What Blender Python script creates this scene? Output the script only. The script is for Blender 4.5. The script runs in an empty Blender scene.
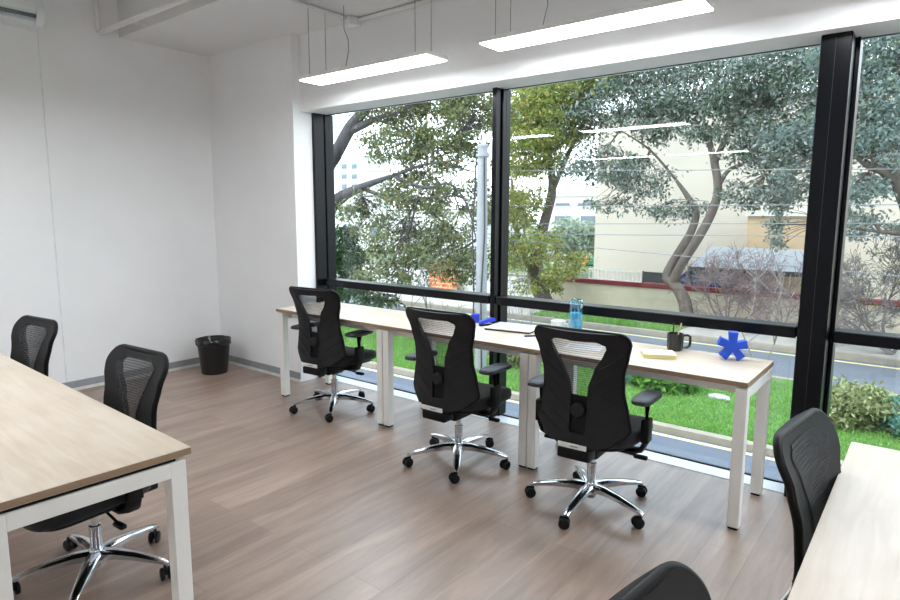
import bpy, bmesh, math, random
import numpy as np
from mathutils import Vector, Matrix
R = math.radians
rnd = random.Random(7)
nr = np.random.default_rng(11)
scene = bpy.context.scene
COL = scene.collection

# ------------------------------------------------------------------ camera frame (fitted to the photograph)
CF, CYAW, CPIT, CROL, CH = 618.922, R(38.279), R(7.924), R(.215), 1.529
_fw = Vector((-math.sin(CYAW)*math.cos(CPIT), math.cos(CYAW)*math.cos(CPIT), -math.sin(CPIT)))
_r = Vector((math.cos(CYAW), math.sin(CYAW), 0)); _u = _r.cross(_fw)
_r2 = _r*math.cos(CROL)+_u*math.sin(CROL); _u2 = _u*math.cos(CROL)-_r*math.sin(CROL)
CAM = Vector((0, 0, CH))
def at(px, py, Y):                       # the point of the place seen at (px, py), at distance Y from the room's camera side
    d = _fw+_r2*((px-450)/CF)-_u2*((py-300)/CF)
    return CAM+d*(Y/d.y)
cd = bpy.data.cameras.new('camera'); cam = bpy.data.objects.new('camera', cd); COL.objects.link(cam)
m = Matrix((_r2, _u2, -_fw)).transposed().to_4x4(); m.translation = CAM
cam.matrix_world = m
cd.sensor_width = 36; cd.lens = CF*36/900; cd.clip_start = .02; cd.clip_end = 400
scene.camera = cam

# ------------------------------------------------------------------ materials
def lin(c):
    if isinstance(c, str): c = [int(c[i:i+2], 16)/255 for i in (0, 2, 4)]
    return [x/12.92 if x <= .04045 else ((x+.055)/1.055)**2.4 for x in c]
def new_mat(name):
    mt = bpy.data.materials.new(name); mt.use_nodes = True
    nt = mt.node_tree; return mt, nt, nt.nodes['Principled BSDF']
def mat(name, col, rough=.5, metal=0, var=.08, scale=14, bump=0, bscale=200, stretch=(1, 1, 1), sheen=0, spec=None, coat=0, dim=1.0):
    mt, nt, p = new_mat(name); N = nt.nodes; L = nt.links
    tc = N.new('ShaderNodeTexCoord'); mp = N.new('ShaderNodeMapping'); mp.inputs['Scale'].default_value = stretch
    L.new(tc.outputs['Object'], mp.inputs['Vector'])
    nz = N.new('ShaderNodeTexNoise'); nz.inputs['Scale'].default_value = scale; nz.inputs['Detail'].default_value = 4
    L.new(mp.outputs['Vector'], nz.inputs['Vector'])
    cr = N.new('ShaderNodeValToRGB'); c = [x*dim for x in lin(col)]
    cr.color_ramp.elements[0].position = .3; cr.color_ramp.elements[1].position = .7
    cr.color_ramp.elements[0].color = [x*(1-var) for x in c]+[1]
    cr.color_ramp.elements[1].color = [min(1, x*(1+var)) for x in c]+[1]
    L.new(nz.outputs['Fac'], cr.inputs['Fac']); L.new(cr.outputs['Color'], p.inputs['Base Color'])
    p.inputs['Roughness'].default_value = rough; p.inputs['Metallic'].default_value = metal
    if spec is not None: p.inputs['Specular IOR Level'].default_value = spec
    if sheen: p.inputs['Sheen Weight'].default_value = sheen
    if coat: p.inputs['Coat Weight'].default_value = coat
    if bump:
        n2 = N.new('ShaderNodeTexNoise'); n2.inputs['Scale'].default_value = bscale
        L.new(tc.outputs['Object'], n2.inputs['Vector'])
        b = N.new('ShaderNodeBump'); b.inputs['Strength'].default_value = bump; b.inputs['Distance'].default_value = .002
        L.new(n2.outputs['Fac'], b.inputs['Height']); L.new(b.outputs['Normal'], p.inputs['Normal'])
    return mt
M = {}
M['wall'] = mat('wall_paint', 'e9eaeb', .75, var=.015, scale=3, bump=.08)
M['ceil'] = mat('ceiling_paint', 'dcdcdc', .85, var=.015, scale=3)
M['base_grey'] = mat('baseboard_grey', '8f9296', .5)
M['base_white'] = mat('baseboard_white', 'd8d8d6', .5)
M['joint'] = mat('board_joint', 'd9dee0', .6)
M['sill'] = mat('sill_white', 'eceef0', .4, var=.02)
M['frame'] = mat('window_frame_navy', '04060c', .3, metal=.0, var=.1, spec=.25)
M['steel_white'] = mat('white_steel', 'e9e8e4', .4, var=.015)
M['black_plastic'] = mat('black_plastic', '08080a', .45, var=.15, spec=.2)
M['black_rib'] = mat('black_ribbed_plastic', '202022', .6, var=.12, spec=.22)
M['black_fabric'] = mat('black_fabric', '0b0c11', .9, var=.2, scale=60, bump=.3, bscale=400, sheen=.08)
M['arm_pad'] = mat('arm_pad_black', '15171d', .5, var=.1)
M['chrome'] = mat('chrome', 'c9cbd0', .16, metal=1, var=.03)
M['label'] = mat('label_silver', 'd9dad6', .45, var=.05, scale=90)
M['wheel'] = mat('caster_black', '0e0f12', .4, spec=.25)
M['bin'] = mat('bin_black', '0d0d0f', .35)
M['liner'] = mat('liner_black', '141416', .22, var=.3, scale=20, bump=.8, bscale=40)
M['lamp_white'] = mat('lamp_white', 'eeeeee', .4, var=.01)
M['wire'] = mat('wire_grey', '7d8084', .4, metal=.6)
M['pipe'] = mat('conduit_white', 'e0e0df', .45, var=.02)
M['ac'] = mat('ac_white', 'd9dee0', .35, var=.02)
M['ac_dark'] = mat('ac_slot', '5b6468', .5)
M['blue'] = mat('foam_blue', '0f49c4', .6, var=.12, scale=30)
M['blue_box'] = mat('box_blue', '1436c8', .5)
M['navy'] = mat('navy_cloth', '1c2f86', .7)
M['paper'] = mat('paper_white', 'f1f0ee', .8, var=.02, scale=60)
M['print'] = mat('paper_print', 'a9abb6', .8, var=.1, scale=60)
M['note'] = mat('notepad_cream', 'f3ecc9', .8, var=.04)
M['note_edge'] = mat('notepad_edge', 'd9cf94', .8, var=.2, scale=120, stretch=(1, 1, 12))
M['laptop'] = mat('laptop_white', 'e4e6ea', .35, var=.015)
M['laptop_dark'] = mat('laptop_dark', '3a3c40', .4)
M['mug'] = mat('mug_black', '1b1c20', .28, var=.1)
M['pencil'] = mat('pencil_wood', 'd8c39a', .6)
M['pencil_dark'] = mat('pencil_dark', '2c2a2d', .5)
M['ceramic'] = mat('ceramic_white', 'e9ebec', .3, var=.02)
M['concrete'] = mat('pole_concrete', 'c3c6ca', .8, var=.08, scale=6, bump=.2, dim=.5)
M['cable'] = mat('cable_grey', '7d8084', .7)
M['asphalt'] = mat('asphalt', '666c76', .85, var=.07, scale=3, bump=.3, dim=.85, spec=.15)
M['road'] = mat('road_asphalt', '757a82', .8, var=.06, scale=2, dim=.72, spec=.2)
M['yellow'] = mat('line_yellow', 'f0e2a4', .8, var=.08, scale=8, dim=.72)
M['whiteline'] = mat('line_white', 'e8e8e6', .8, var=.06, scale=8, dim=.72)
M['kerb'] = mat('kerb_concrete', 'a69d8c', .85, var=.1, scale=5, dim=.72)
M['pave'] = mat('pavement', 'b6b1a8', .85, var=.08, scale=3, dim=.72)
M['soil'] = mat('lawn_green', '5c8a44', .95, var=.3, scale=2.2, dim=.72)
M['earth'] = mat('earth', '6d7a52', .95, var=.2, scale=2, dim=.72)
M['cream'] = mat('wall_cream', 'e9dcc3', .85, var=.04, scale=1.5, dim=.72)
M['building'] = mat('building_cream', 'efe4d2', .85, var=.03, scale=.6, dim=.62)
M['tan'] = mat('building_tan', 'd2b691', .85, var=.04, scale=.8, dim=.8)
M['white_b'] = mat('building_white', 'f1f2ee', .85, var=.03, scale=.6, dim=.72)
M['red'] = mat('coping_red', '8d2f35', .7, var=.12, scale=3, dim=.72)
M['glass_dark'] = mat('window_dark', '6f7f8c', .15, var=.1, dim=.72)
M['green_p'] = mat('panel_green', '17806c', .6)
M['orange_p'] = mat('panel_orange', 'f08a48', .6)
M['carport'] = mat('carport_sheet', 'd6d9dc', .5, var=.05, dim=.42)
M['dark_gate'] = mat('gate_dark', '2a3136', .6)
M['car'] = mat('car_blue', '1f3f74', .25, var=.05)
M['tyre'] = mat('tyre', '17181a', .7)
M['stone'] = mat('stone_pale', 'cfcfca', .85, var=.1, scale=9, bump=.4, bscale=30, dim=.55)
M['bark'] = mat('bark_grey', '6a5f57', .9, var=.25, scale=9, bump=.7, bscale=35, stretch=(1, 1, .3), dim=.8)
M['bark_dark'] = mat('bark_dark', '3c3a3c', .9, var=.25, scale=9, bump=.7, bscale=35, stretch=(1, 1, .3))
M['twig'] = mat('twig_grey', '8f8885', .9, var=.2, dim=.72)
M['twig_pink'] = mat('twig_pink', '9d8a88', .9, var=.2, dim=.72)

def leaf_mat(name, cols, trans=.35, dim=.68):
    mt, nt, p = new_mat(name); N = nt.nodes; L = nt.links
    g = N.new('ShaderNodeNewGeometry'); cr = N.new('ShaderNodeValToRGB')
    while len(cr.color_ramp.elements) < len(cols): cr.color_ramp.elements.new(.5)
    for i, c in enumerate(cols):
        e = cr.color_ramp.elements[i]; e.position = i/max(1, len(cols)-1); e.color = [x*dim for x in lin(c)]+[1]
    L.new(g.outputs['Random Per Island'], cr.inputs['Fac']); L.new(cr.outputs['Color'], p.inputs['Base Color'])
    p.inputs['Roughness'].default_value = .6; p.inputs['Specular IOR Level'].default_value = .12
    tr = N.new('ShaderNodeBsdfTranslucent'); L.new(cr.outputs['Color'], tr.inputs['Color'])
    mx = N.new('ShaderNodeMixShader'); mx.inputs[0].default_value = trans
    L.new(p.outputs[0], mx.inputs[1]); L.new(tr.outputs[0], mx.inputs[2])
    L.new(mx.outputs[0], N['Material Output'].inputs['Surface'])
    return mt
M['leaf_blue'] = leaf_mat('leaf_blue_green', ['35503c', '7a967f', 'b9c8bf', '44633a', 'e9ebec', '8aa083', '4c6a4a'], dim=.55)
M['leaf_yellow'] = leaf_mat('leaf_yellow_green', ['86a048', 'b4c46a', '64823c', 'd2cf74', '93ad58', 'dcc070', '5c7a3c', 'bcce80'])
M['leaf_olive'] = leaf_mat('leaf_olive', ['566b3c', '84965a', 'a6b37c', '44583a', 'b3a868', '8fa98f'], dim=.56)
M['leaf_grey'] = leaf_mat('leaf_grey_green', ['6e8580', '8ea39f', 'a9bab6', '7b9080', '9aa68c'])
M['leaf_dark'] = leaf_mat('leaf_dark', ['2f4a2c', '44633a', '5d7a48', '36503a', '8fa38c'])
M['leaf_hedge'] = leaf_mat('leaf_hedge', ['8a9a62', 'b9c08a', 'd3d4a4', '74884f', 'a3ad74'])
M['leaf_bush'] = leaf_mat('leaf_bush', ['4c8a34', '6fae45', '3b7434', '8cc25a'])
M['leaf_teal'] = leaf_mat('leaf_teal', ['4f9484', '72ae9c', '5f9c74'])
M['leaf_pale'] = leaf_mat('leaf_pale', ['a9bda2', 'c2d0ba', '93ab8c'])
M['grass'] = leaf_mat('grass_blades', ['7cb84e', '9ccc62', '68a244', 'b2d878'], .3)

def wood_top():
    mt, nt, p = new_mat('desk_laminate'); N = nt.nodes; L = nt.links
    tc = N.new('ShaderNodeTexCoord')
    mp = N.new('ShaderNodeMapping'); mp.inputs['Scale'].default_value = (1.5, 16, 4); L.new(tc.outputs['Object'], mp.inputs['Vector'])
    n1 = N.new('ShaderNodeTexNoise'); n1.inputs['Scale'].default_value = 2.2; n1.inputs['Detail'].default_value = 6; n1.inputs['Distortion'].default_value = .6
    L.new(mp.outputs['Vector'], n1.inputs['Vector'])
    n2 = N.new('ShaderNodeTexNoise'); n2.inputs['Scale'].default_value = 3.5; n2.inputs['Detail'].default_value = 3; L.new(tc.outputs['Object'], n2.inputs['Vector'])
    ad = N.new('ShaderNodeMath'); ad.operation = 'MULTIPLY_ADD'; ad.inputs[1].default_value = .55; L.new(n1.outputs['Fac'], ad.inputs[0])
    mu = N.new('ShaderNodeMath'); mu.operation = 'MULTIPLY'; mu.inputs[1].default_value = .45; L.new(n2.outputs['Fac'], mu.inputs[0]); L.new(mu.outputs[0], ad.inputs[2])
    cr = N.new('ShaderNodeValToRGB'); e = cr.color_ramp.elements
    e[0].position = .32; e[0].color = lin('c9b8a2')+[1]; e[1].position = .62; e[1].color = lin('dccfbf')+[1]
    L.new(ad.outputs[0], cr.inputs['Fac']); L.new(cr.outputs['Color'], p.inputs['Base Color'])
    p.inputs['Roughness'].default_value = .3; p.inputs['Specular IOR Level'].default_value = .75
    return mt
M['desk_top'] = wood_top()
M['desk_edge'] = mat('desk_edge', '8e765f', .6, var=.15, scale=10, stretch=(3, 3, 60))

def floor_mat():
    mt, nt, p = new_mat('floor_planks'); N = nt.nodes; L = nt.links
    tc = N.new('ShaderNodeTexCoord')
    mp = N.new('ShaderNodeMapping'); mp.inputs['Rotation'].default_value = (0, 0, R(90)); L.new(tc.outputs['Object'], mp.inputs['Vector'])
    bk = N.new('ShaderNodeTexBrick'); bk.offset = .37; bk.offset_frequency = 2
    bk.inputs['Scale'].default_value = 1; bk.inputs['Brick Width'].default_value = 1.22; bk.inputs['Row Height'].default_value = .185
    bk.inputs['Mortar Size'].default_value = .0012; bk.inputs['Mortar Smooth'].default_value = .3; bk.inputs['Bias'].default_value = 0
    bk.inputs['Color1'].default_value = [x*.9 for x in lin('a58f80')]+[1]; bk.inputs['Color2'].default_value = [x*.86 for x in lin('967f70')]+[1]; bk.inputs['Mortar'].default_value = [x*.75 for x in lin('836a5c')]+[1]
    L.new(mp.outputs['Vector'], bk.inputs['Vector'])
    mp2 = N.new('ShaderNodeMapping'); mp2.inputs['Scale'].default_value = (8, .8, 1); L.new(tc.outputs['Object'], mp2.inputs['Vector'])
    n1 = N.new('ShaderNodeTexNoise'); n1.inputs['Scale'].default_value = 1.6; n1.inputs['Detail'].default_value = 8; n1.inputs['Roughness'].default_value = .65; n1.inputs['Distortion'].default_value = .5
    L.new(mp2.outputs['Vector'], n1.inputs['Vector'])
    cr = N.new('ShaderNodeValToRGB'); e = cr.color_ramp.elements
    e[0].position = .3; e[0].color = (.66, .63, .61, 1); e[1].position = .7; e[1].color = (1.25, 1.25, 1.26, 1)
    L.new(n1.outputs['Fac'], cr.inputs['Fac'])
    mx = N.new('ShaderNodeMix'); mx.data_type = 'RGBA'; mx.blend_type = 'MULTIPLY'; mx.inputs[0].default_value = 1
    L.new(bk.outputs['Color'], mx.inputs[6]); L.new(cr.outputs['Color'], mx.inputs[7]); L.new(mx.outputs[2], p.inputs['Base Color'])
    p.inputs['Roughness'].default_value = .4; p.inputs['Specular IOR Level'].default_value = .85; p.inputs['IOR'].default_value = 1.7
    b = N.new('ShaderNodeBump'); b.inputs['Strength'].default_value = .12; b.inputs['Distance'].default_value = .002
    L.new(n1.outputs['Fac'], b.inputs['Height']); L.new(b.outputs['Normal'], p.inputs['Normal'])
    return mt
M['floor'] = floor_mat()

def brick_mat(name, a, b, mort, w, h):
    mt, nt, p = new_mat(name); N = nt.nodes; L = nt.links
    tc = N.new('ShaderNodeTexCoord'); mp = N.new('ShaderNodeMapping'); mp.inputs['Rotation'].default_value = (R(90), 0, 0); L.new(tc.outputs['Object'], mp.inputs['Vector'])
    bk = N.new('ShaderNodeTexBrick'); bk.inputs['Scale'].default_value = 1; bk.inputs['Brick Width'].default_value = w; bk.inputs['Row Height'].default_value = h; bk.inputs['Mortar Size'].default_value = .015
    bk.inputs['Color1'].default_value = lin(a)+[1]; bk.inputs['Color2'].default_value = lin(b)+[1]; bk.inputs['Mortar'].default_value = lin(mort)+[1]
    L.new(mp.outputs['Vector'], bk.inputs['Vector']); L.new(bk.outputs['Color'], p.inputs['Base Color']); p.inputs['Roughness'].default_value = .85
    return mt
M['brick'] = brick_mat('brick_orange_wall', 'c86b3e', 'c9703f', 'd8b48f', .4, .14)

def glass_mat(name, tint, base=.045, power=5):
    mt, nt, p = new_mat(name); N = nt.nodes; L = nt.links; N.remove(p)
    lw = N.new('ShaderNodeLayerWeight'); lw.inputs['Blend'].default_value = .5
    pw = N.new('ShaderNodeMath'); pw.operation = 'POWER'; pw.inputs[1].default_value = power; L.new(lw.outputs['Facing'], pw.inputs[0])
    ma = N.new('ShaderNodeMath'); ma.operation = 'MULTIPLY_ADD'; ma.inputs[1].default_value = .9; ma.inputs[2].default_value = base; L.new(pw.outputs[0], ma.inputs[0])
    t = N.new('ShaderNodeBsdfTransparent'); t.inputs['Color'].default_value = list(tint)+[1]
    g = N.new('ShaderNodeBsdfGlossy'); g.inputs['Roughness'].default_value = 0.0; g.inputs['Color'].default_value = (1, 1, 1, 1)
    mx = N.new('ShaderNodeMixShader'); L.new(ma.outputs[0], mx.inputs[0]); L.new(t.outputs[0], mx.inputs[1]); L.new(g.outputs[0], mx.inputs[2])
    L.new(mx.outputs[0], N['Material Output'].inputs['Surface'])
    return mt
M['glass'] = glass_mat('window_glass', (.95, .975, .985), .03)
M['blue_glass'] = glass_mat('blue_cup_plastic', (.62, .87, .95), .12, 3)
M['water'] = mat('blue_cup_body', '9fd6ec', .2, var=.2, scale=30)

def mesh_fabric():
    mt, nt, p = new_mat('chair_mesh'); N = nt.nodes; L = nt.links
    p.inputs['Base Color'].default_value = lin('24262a')+[1]; p.inputs['Roughness'].default_value = .7
    tc = N.new('ShaderNodeTexCoord'); ck = N.new('ShaderNodeTexWave'); ck.bands_direction = 'Z'; ck.inputs['Scale'].default_value = 28
    L.new(tc.outputs['Object'], ck.inputs['Vector'])
    cr = N.new('ShaderNodeMapRange'); cr.inputs[3].default_value = .2; cr.inputs[4].default_value = .36
    L.new(ck.outputs['Fac'], cr.inputs[0])
    lw = N.new('ShaderNodeLayerWeight'); lw.inputs['Blend'].default_value = .5
    p2 = N.new('ShaderNodeMath'); p2.operation = 'POWER'; p2.inputs[1].default_value = 1.8; L.new(lw.outputs['Facing'], p2.inputs[0])
    ad = N.new('ShaderNodeMath'); ad.operation = 'ADD'; ad.use_clamp = True; L.new(p2.outputs[0], ad.inputs[0]); L.new(cr.outputs[0], ad.inputs[1])
    t = N.new('ShaderNodeBsdfTransparent'); mx = N.new('ShaderNodeMixShader'); L.new(ad.outputs[0], mx.inputs[0])
    L.new(t.outputs[0], mx.inputs[1]); L.new(p.outputs[0], mx.inputs[2]); L.new(mx.outputs[0], N['Material Output'].inputs['Surface'])
    return mt
M['mesh'] = mesh_fabric()

def emit(name, col, s):
    mt, nt, p = new_mat(name)
    p.inputs['Base Color'].default_value = (.9, .9, .9, 1)
    p.inputs['Emission Color'].default_value = list(col)+[1]; p.inputs['Emission Strength'].default_value = s
    return mt
M['lamp'] = emit('lamp_diffuser', (.94, .975, 1), 24.5)

# ------------------------------------------------------------------ geometry helpers
class G:
    def __init__(s): s.V = []; s.F = []
    def add(s, V, F):
        b = len(s.V); s.V += [tuple(v) for v in V]; s.F += [tuple(i+b for i in f) for f in F]; return s
    def bm(s, b, X=None):
        if X is not None: bmesh.ops.transform(b, matrix=X, verts=b.verts)
        b.verts.index_update(); s.add([v.co[:] for v in b.verts], [[v.index for v in f.verts] for f in b.faces]); b.free(); return s
    def box(s, x0, x1, y0, y1, z0, z1, bev=0, seg=2, X=None):
        b = bmesh.new(); bmesh.ops.create_cube(b, size=1)
        bmesh.ops.transform(b, matrix=Matrix.Translation(((x0+x1)/2, (y0+y1)/2, (z0+z1)/2)) @ Matrix.Diagonal((x1-x0, y1-y0, z1-z0, 1)), verts=b.verts)
        if bev: bmesh.ops.bevel(b, geom=b.edges[:], offset=bev, segments=seg, affect='EDGES', profile=.5)
        return s.bm(b, X)
    def tube(s, pts, rad, seg=8, cap=True, flat=1.0):
        pts = [Vector(p) for p in pts]
        if not hasattr(rad, '__len__'): rad = [rad]*len(pts)
        t0 = (pts[1]-pts[0]).normalized(); n = t0.orthogonal().normalized(); V = []; F = []
        for i, p in enumerate(pts):
            a = pts[max(0, i-1)]; b = pts[min(len(pts)-1, i+1)]; t = (b-a).normalized()
            n = (n-t*n.dot(t)); n = n.normalized() if n.length > 1e-6 else t.orthogonal().normalized()
            c = t.cross(n)
            for k in range(seg):
                an = 2*math.pi*k/seg; V.append(p+(n*math.cos(an)+c*math.sin(an)*flat)*rad[i])
        for i in range(len(pts)-1):
            for k in range(seg):
                F.append((i*seg+k, i*seg+(k+1) % seg, (i+1)*seg+(k+1) % seg, (i+1)*seg+k))
        if cap:
            F.append(tuple(range(seg))[::-1]); F.append(tuple((len(pts)-1)*seg+k for k in range(seg)))
        return s.add(V, F)
    def lathe(s, prof, seg=24, c=(0, 0, 0), X=None, wob=None):
        V = []; F = []; n = len(prof)
        for k in range(seg):
            a = 2*math.pi*k/seg
            for j, (r, z) in enumerate(prof):
                rr = r*(1+(wob(a, j) if wob else 0)); V.append(Vector((c[0]+rr*math.cos(a), c[1]+rr*math.sin(a), c[2]+z)))
        for k in range(seg):
            q = (k+1) % seg
            for j in range(n-1): F.append((k*n+j, q*n+j, q*n+j+1, k*n+j+1))
        if X is not None: V = [X @ v for v in V]
        return s.add(V, F)
    def prism(s, poly, z0, z1, X=None):
        n = len(poly); V = [Vector((x, y, z0)) for x, y in poly]+[Vector((x, y, z1)) for x, y in poly]
        F = [tuple(range(n))[::-1], tuple(range(n, 2*n))]+[(i, (i+1) % n, n+(i+1) % n, n+i) for i in range(n)]
        if X is not None: V = [X @ v for v in V]
        return s.add(V, F)
    def sweep(s, pts, secs, up=(0, 0, 1)):       # rectangular section (w,h) swept along pts
        pts = [Vector(p) for p in pts]; up = Vector(up); V = []; F = []
        for i, p in enumerate(pts):
            t = (pts[min(len(pts)-1, i+1)]-pts[max(0, i-1)]).normalized(); sd = t.cross(up).normalized(); u = sd.cross(t).normalized()
            w, h = secs[i]; w /= 2; h /= 2
            for a, b in ((-1, -.6), (-.6, -1), (.6, -1), (1, -.6), (1, .5), (.55, 1), (-.55, 1), (-1, .5)): V.append(p+sd*w*a+u*h*b)
        for i in range(len(pts)-1):
            for k in range(8): F.append((i*8+k, i*8+(k+1) % 8, (i+1)*8+(k+1) % 8, (i+1)*8+k))
        F.append(tuple(range(8))[::-1]); F.append(tuple((len(pts)-1)*8+k for k in range(8)))
        return s.add(V, F)

def fix(me, ang):
    b = bmesh.new(); b.from_mesh(me); bmesh.ops.recalc_face_normals(b, faces=b.faces[:]); b.to_mesh(me); b.free()
    me.shade_smooth(); me.set_sharp_from_angle(angle=R(ang))
def part(name, g, mt, parent=None, loc=None, ang=35, side=None, label=None, normals=True):
    me = bpy.data.meshes.new(name); me.from_pydata(g.V, [], g.F); me.update()
    me.materials.append(mt)
    if normals: fix(me, ang)
    if side:
        me.materials.append(side)
        for p in me.polygons:
            if abs(p.normal.z) < .5: p.material_index = 1
    o = bpy.data.objects.new(name, me); COL.objects.link(o)
    if parent is not None: o.parent = parent
    if loc: o.location = loc
    if label: o['label'] = label
    return o
def tag(o, label, cat, group=None):
    o['label'] = label; o['category'] = cat
    if group: o['group'] = group
    return o
def thing(name, label, cat, loc=(0, 0, 0), rz=0, group=None):
    o = bpy.data.objects.new(name, None); COL.objects.link(o); o.empty_display_size = .1
    o.location = loc; o.rotation_euler = (0, 0, rz); return tag(o, label, cat, group)
def struct(name, g=None, mt=None, parent=None, **k):
    if g is None: o = bpy.data.objects.new(name, None); COL.objects.link(o)
    else: o = part(name, g, mt, parent, **k)
    if parent is None: o['kind'] = 'structure'
    return o
def dup(o, parent=None):
    c = o.copy(); COL.objects.link(c)
    if parent is not None: c.parent = parent
    for ch in list(o.children): dup(ch, c)
    return c
def bxs(*bs): 
    g = G()
    for b in bs: g.box(*b)
    return g

# ------------------------------------------------------------------ the room
XL, YP, HC, YF, YG, ZH = -5.78, 3.48, 3.04, 3.65, 3.84, 2.41
XR, YB, HM = 3.2, -3.6, 3.55
XPIER = -4.48
struct('floor', bxs((XL-.15, XR+.15, YB-.15, 3.70, -.25, 0)), M['floor'])
struct('trim_1', bxs((XPIER, XR, 3.701, YG+.01, -.2, .004)), M['sill'])            # white strip under the glass
struct('wall_left', bxs((XL-.15, XL, YB-.15, 4.0, 0, HM)), M['wall'])
struct('wall_right', bxs((XR, XR+.15, YB-.15, 4.0, 0, HM)), M['wall'])
struct('wall_back', bxs((XL, XR, YB-.15, YB, 0, HM)), M['wall'])
struct('wall_front', bxs((XL, XPIER, YP, 3.88, 0, HM), (XPIER, XR, 3.565, 3.88, ZH, HM)), M['wall'])
struct('ceiling', bxs((XL-.15, XR+.15, YB-.15, 4.0, HM, HM+.15)), M['ceil'])
struct('trim_2', bxs((XL, XR, 2.65, 3.565, HC, HM-.001)), M['ceil'])              # lowered strip of ceiling along the window
struct('trim_3', bxs((XL, XL+.003, 2.013, 2.021, .08, HM)), M['joint'])        # joint between two wall boards
struct('trim_4', bxs((XL-.15, XR+.15, YB-.15, 4.02, -1.6, -.25)), M['concrete'])   # plinth of the building
def baseboard(name, a):
    x0, x1, y0, y1 = a
    o = struct(name, bxs((x0, x1, y0, y1, .026, .085)), M['base_grey'])
    part('base_strip', bxs((x0, x1+(.004 if x1-x0 < .1 else 0), y0-(.004 if y1-y0 < .1 else 0), y1, 0, .026)), M['base_white'], o)
baseboard('baseboard_left', (XL, XL+.012, YB, YP-.012))
baseboard('baseboard_front', (XL, XPIER, YP-.012, YP))
baseboard('baseboard_right', (XR-.012, XR, YB, 3.5))

# windows: three bays
def window(i, x0, x1, mull_l, mull_r):
    w = struct('window_%d' % i)
    zt = .868; zb = .93
    g = bxs((x0, x1, YG-.008, YG+.008, 0.004, .012), (x0, x1, YG-.01, YG+.01, ZH-.003, ZH))
    part('frame', g, M['frame'], w)
    part('transom', bxs((x0, x1, YG-.10, YG+.03, zt, zb, .004, 1)), M['frame'], w)
    for k, (a, b) in enumerate(((.012, zt), (zb, ZH-.003))):
        part('glass_pane', bxs((x0, x1, YG-.004, YG+.004, a, b)), M['glass'], w)
    for (a, b, y0) in mull_l+mull_r:
        part('mullion', bxs((a, b, y0, YG+.06, 0.004, ZH, .004, 1)), M['frame'], w)
window(1, -4.44, -2.59, [(-4.48, -4.452, 3.68), (-4.452, -4.44, YG-.04)], [(-2.59, -2.575, YG-.04)])
window(2, -2.522, -.57, [(-2.575, -2.537, 3.735), (-2.537, -2.522, YG-.04)], [(-.57, -.551, YG-.05)])
window(3, -.398, 2.4, [(-.551, -.418, YF), (-.418, -.398, YG-.05)], [(2.3, 2.4, YF)])
struct('trim_5', bxs((2.4, XR, YF, 3.88, 0, ZH)), M['wall'])
struct('trim_6', bxs((-.487, -.4855, YF-.002, YF, .02, ZH-.02)), M['laptop_dark'])   # joint of the doubled post

# conduit
g = G(); g.tube([(-3.76, 2.55, 3.02), (-3.76, 3.44, 3.02)], .014, 8)
c1 = thing('conduit_pipe', 'white conduit pipe along the ceiling bulkhead joining at a small box', 'pipe', (-3.76, 3.47, 3.0))
def rel(g, o):
    l = Vector(o); g.V = [tuple(Vector(v)-l) for v in g.V]; return g
g2 = G(); g2.tube([(-3.70, 3.535, 3.02), (XR-.02, 3.535, 3.02)], .016, 8)
g2.tube([(-3.76, 2.62, 3.023), (-3.76, 3.46, 3.023)], .014, 8)
part('pipe', rel(g2, (-3.76, 3.47, 3.0)), M['pipe'], c1)
part('junction_box', rel(bxs((-3.815, -3.70, 3.44, 3.555, 2.975, 3.04, .008, 2)), (-3.76, 3.47, 3.0)), M['pipe'], c1)
g = G(); o0 = (XL, 2.47, 3.03)
pp = thing('conduit_pipe', 'white conduit along the bulkhead edge with a drop down the left wall', 'pipe', o0)
g.tube([(XL+.03, 2.47, HM-.004), (XL+.03, 2.47, 3.06), (XL+.045, 2.47, 3.035), (XL+.08, 2.47, 3.03), (1.5, 2.47, 3.03)], .02, 10)
part('pipe', rel(g, o0), M['pipe'], pp)
for x in (-5.3, -4.2, -3.0, -1.8, -.6, .6):
    part('bracket', rel(G().box(x-.012, x+.012, 2.445, 2.65, 3.052, 3.07), o0), M['pipe'], pp)

# wall air conditioner
ac = thing('air_conditioner', 'white wall air conditioner high on the left wall, cut by the photo edge', 'air conditioner', (XL, 1.55, 2.955))
prof = [(0, .0), (.15, .0), (.2, .05), (.215, .12), (.2, .26), (.16, .29), (0, .29)]
Xp = Matrix(((1, 0, 0, 0), (0, 0, 1, 0), (0, 1, 0, 0), (0, 0, 0, 1)))
part('body', G().prism(prof, -.40, .40, Xp), M['ac'], ac)
part('end_cap', G().prism([(x*1.02, z*1.0-.004) for x, z in prof], .40, .455, Xp), M['ac'], ac)
part('louver', bxs((.13, .205, -.39, .39, .012, .024)), M['ac'], ac)
part('slot', bxs((.185, .212, -.39, .395, .045, .07)), M['ac_dark'], ac)

# hanging lamps
def lamp(x0, y0, label, z=2.52, ztop=HC):
    L_, W = 1.27, .22
    t = thing('ceiling_light', label, 'ceiling light', (x0, y0, z), 0, 'slim panel lights hung in rows')
    part('housing', bxs((0, L_, 0, W, .004, .03, .003, 1)), M['lamp_white'], t)
    part('diffuser', bxs((.008, L_-.008, .008, W-.008, -.002, .0038)), M['lamp'], t)
    for a, b in ((.1, .03), (.1, W-.03), (L_-.12, .03), (L_-.12, W-.03)):
        part('wire', G().tube([(a, b, .03), (a, b, ztop-z)], .0022, 5), M['wire'], t)
    q = ztop-z
    part('power_cord', G().tube([(.32, W-.04, .03), (.33, W-.03, .12), (.345, W-.02, .2), (.34, W-.02, .28), (.31, W-.03, .36), (.31, W-.03, q)], .003, 5), M['wire'], t)
lamp(-3.905, 3.09, 'lit panel light over the first window chair from the left')
lamp(-2.235, 3.09, 'lit panel light hanging above the third window chair and its items')
lamp(-.51, 3.09, 'lit panel light hanging above the right end of the window')
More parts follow.
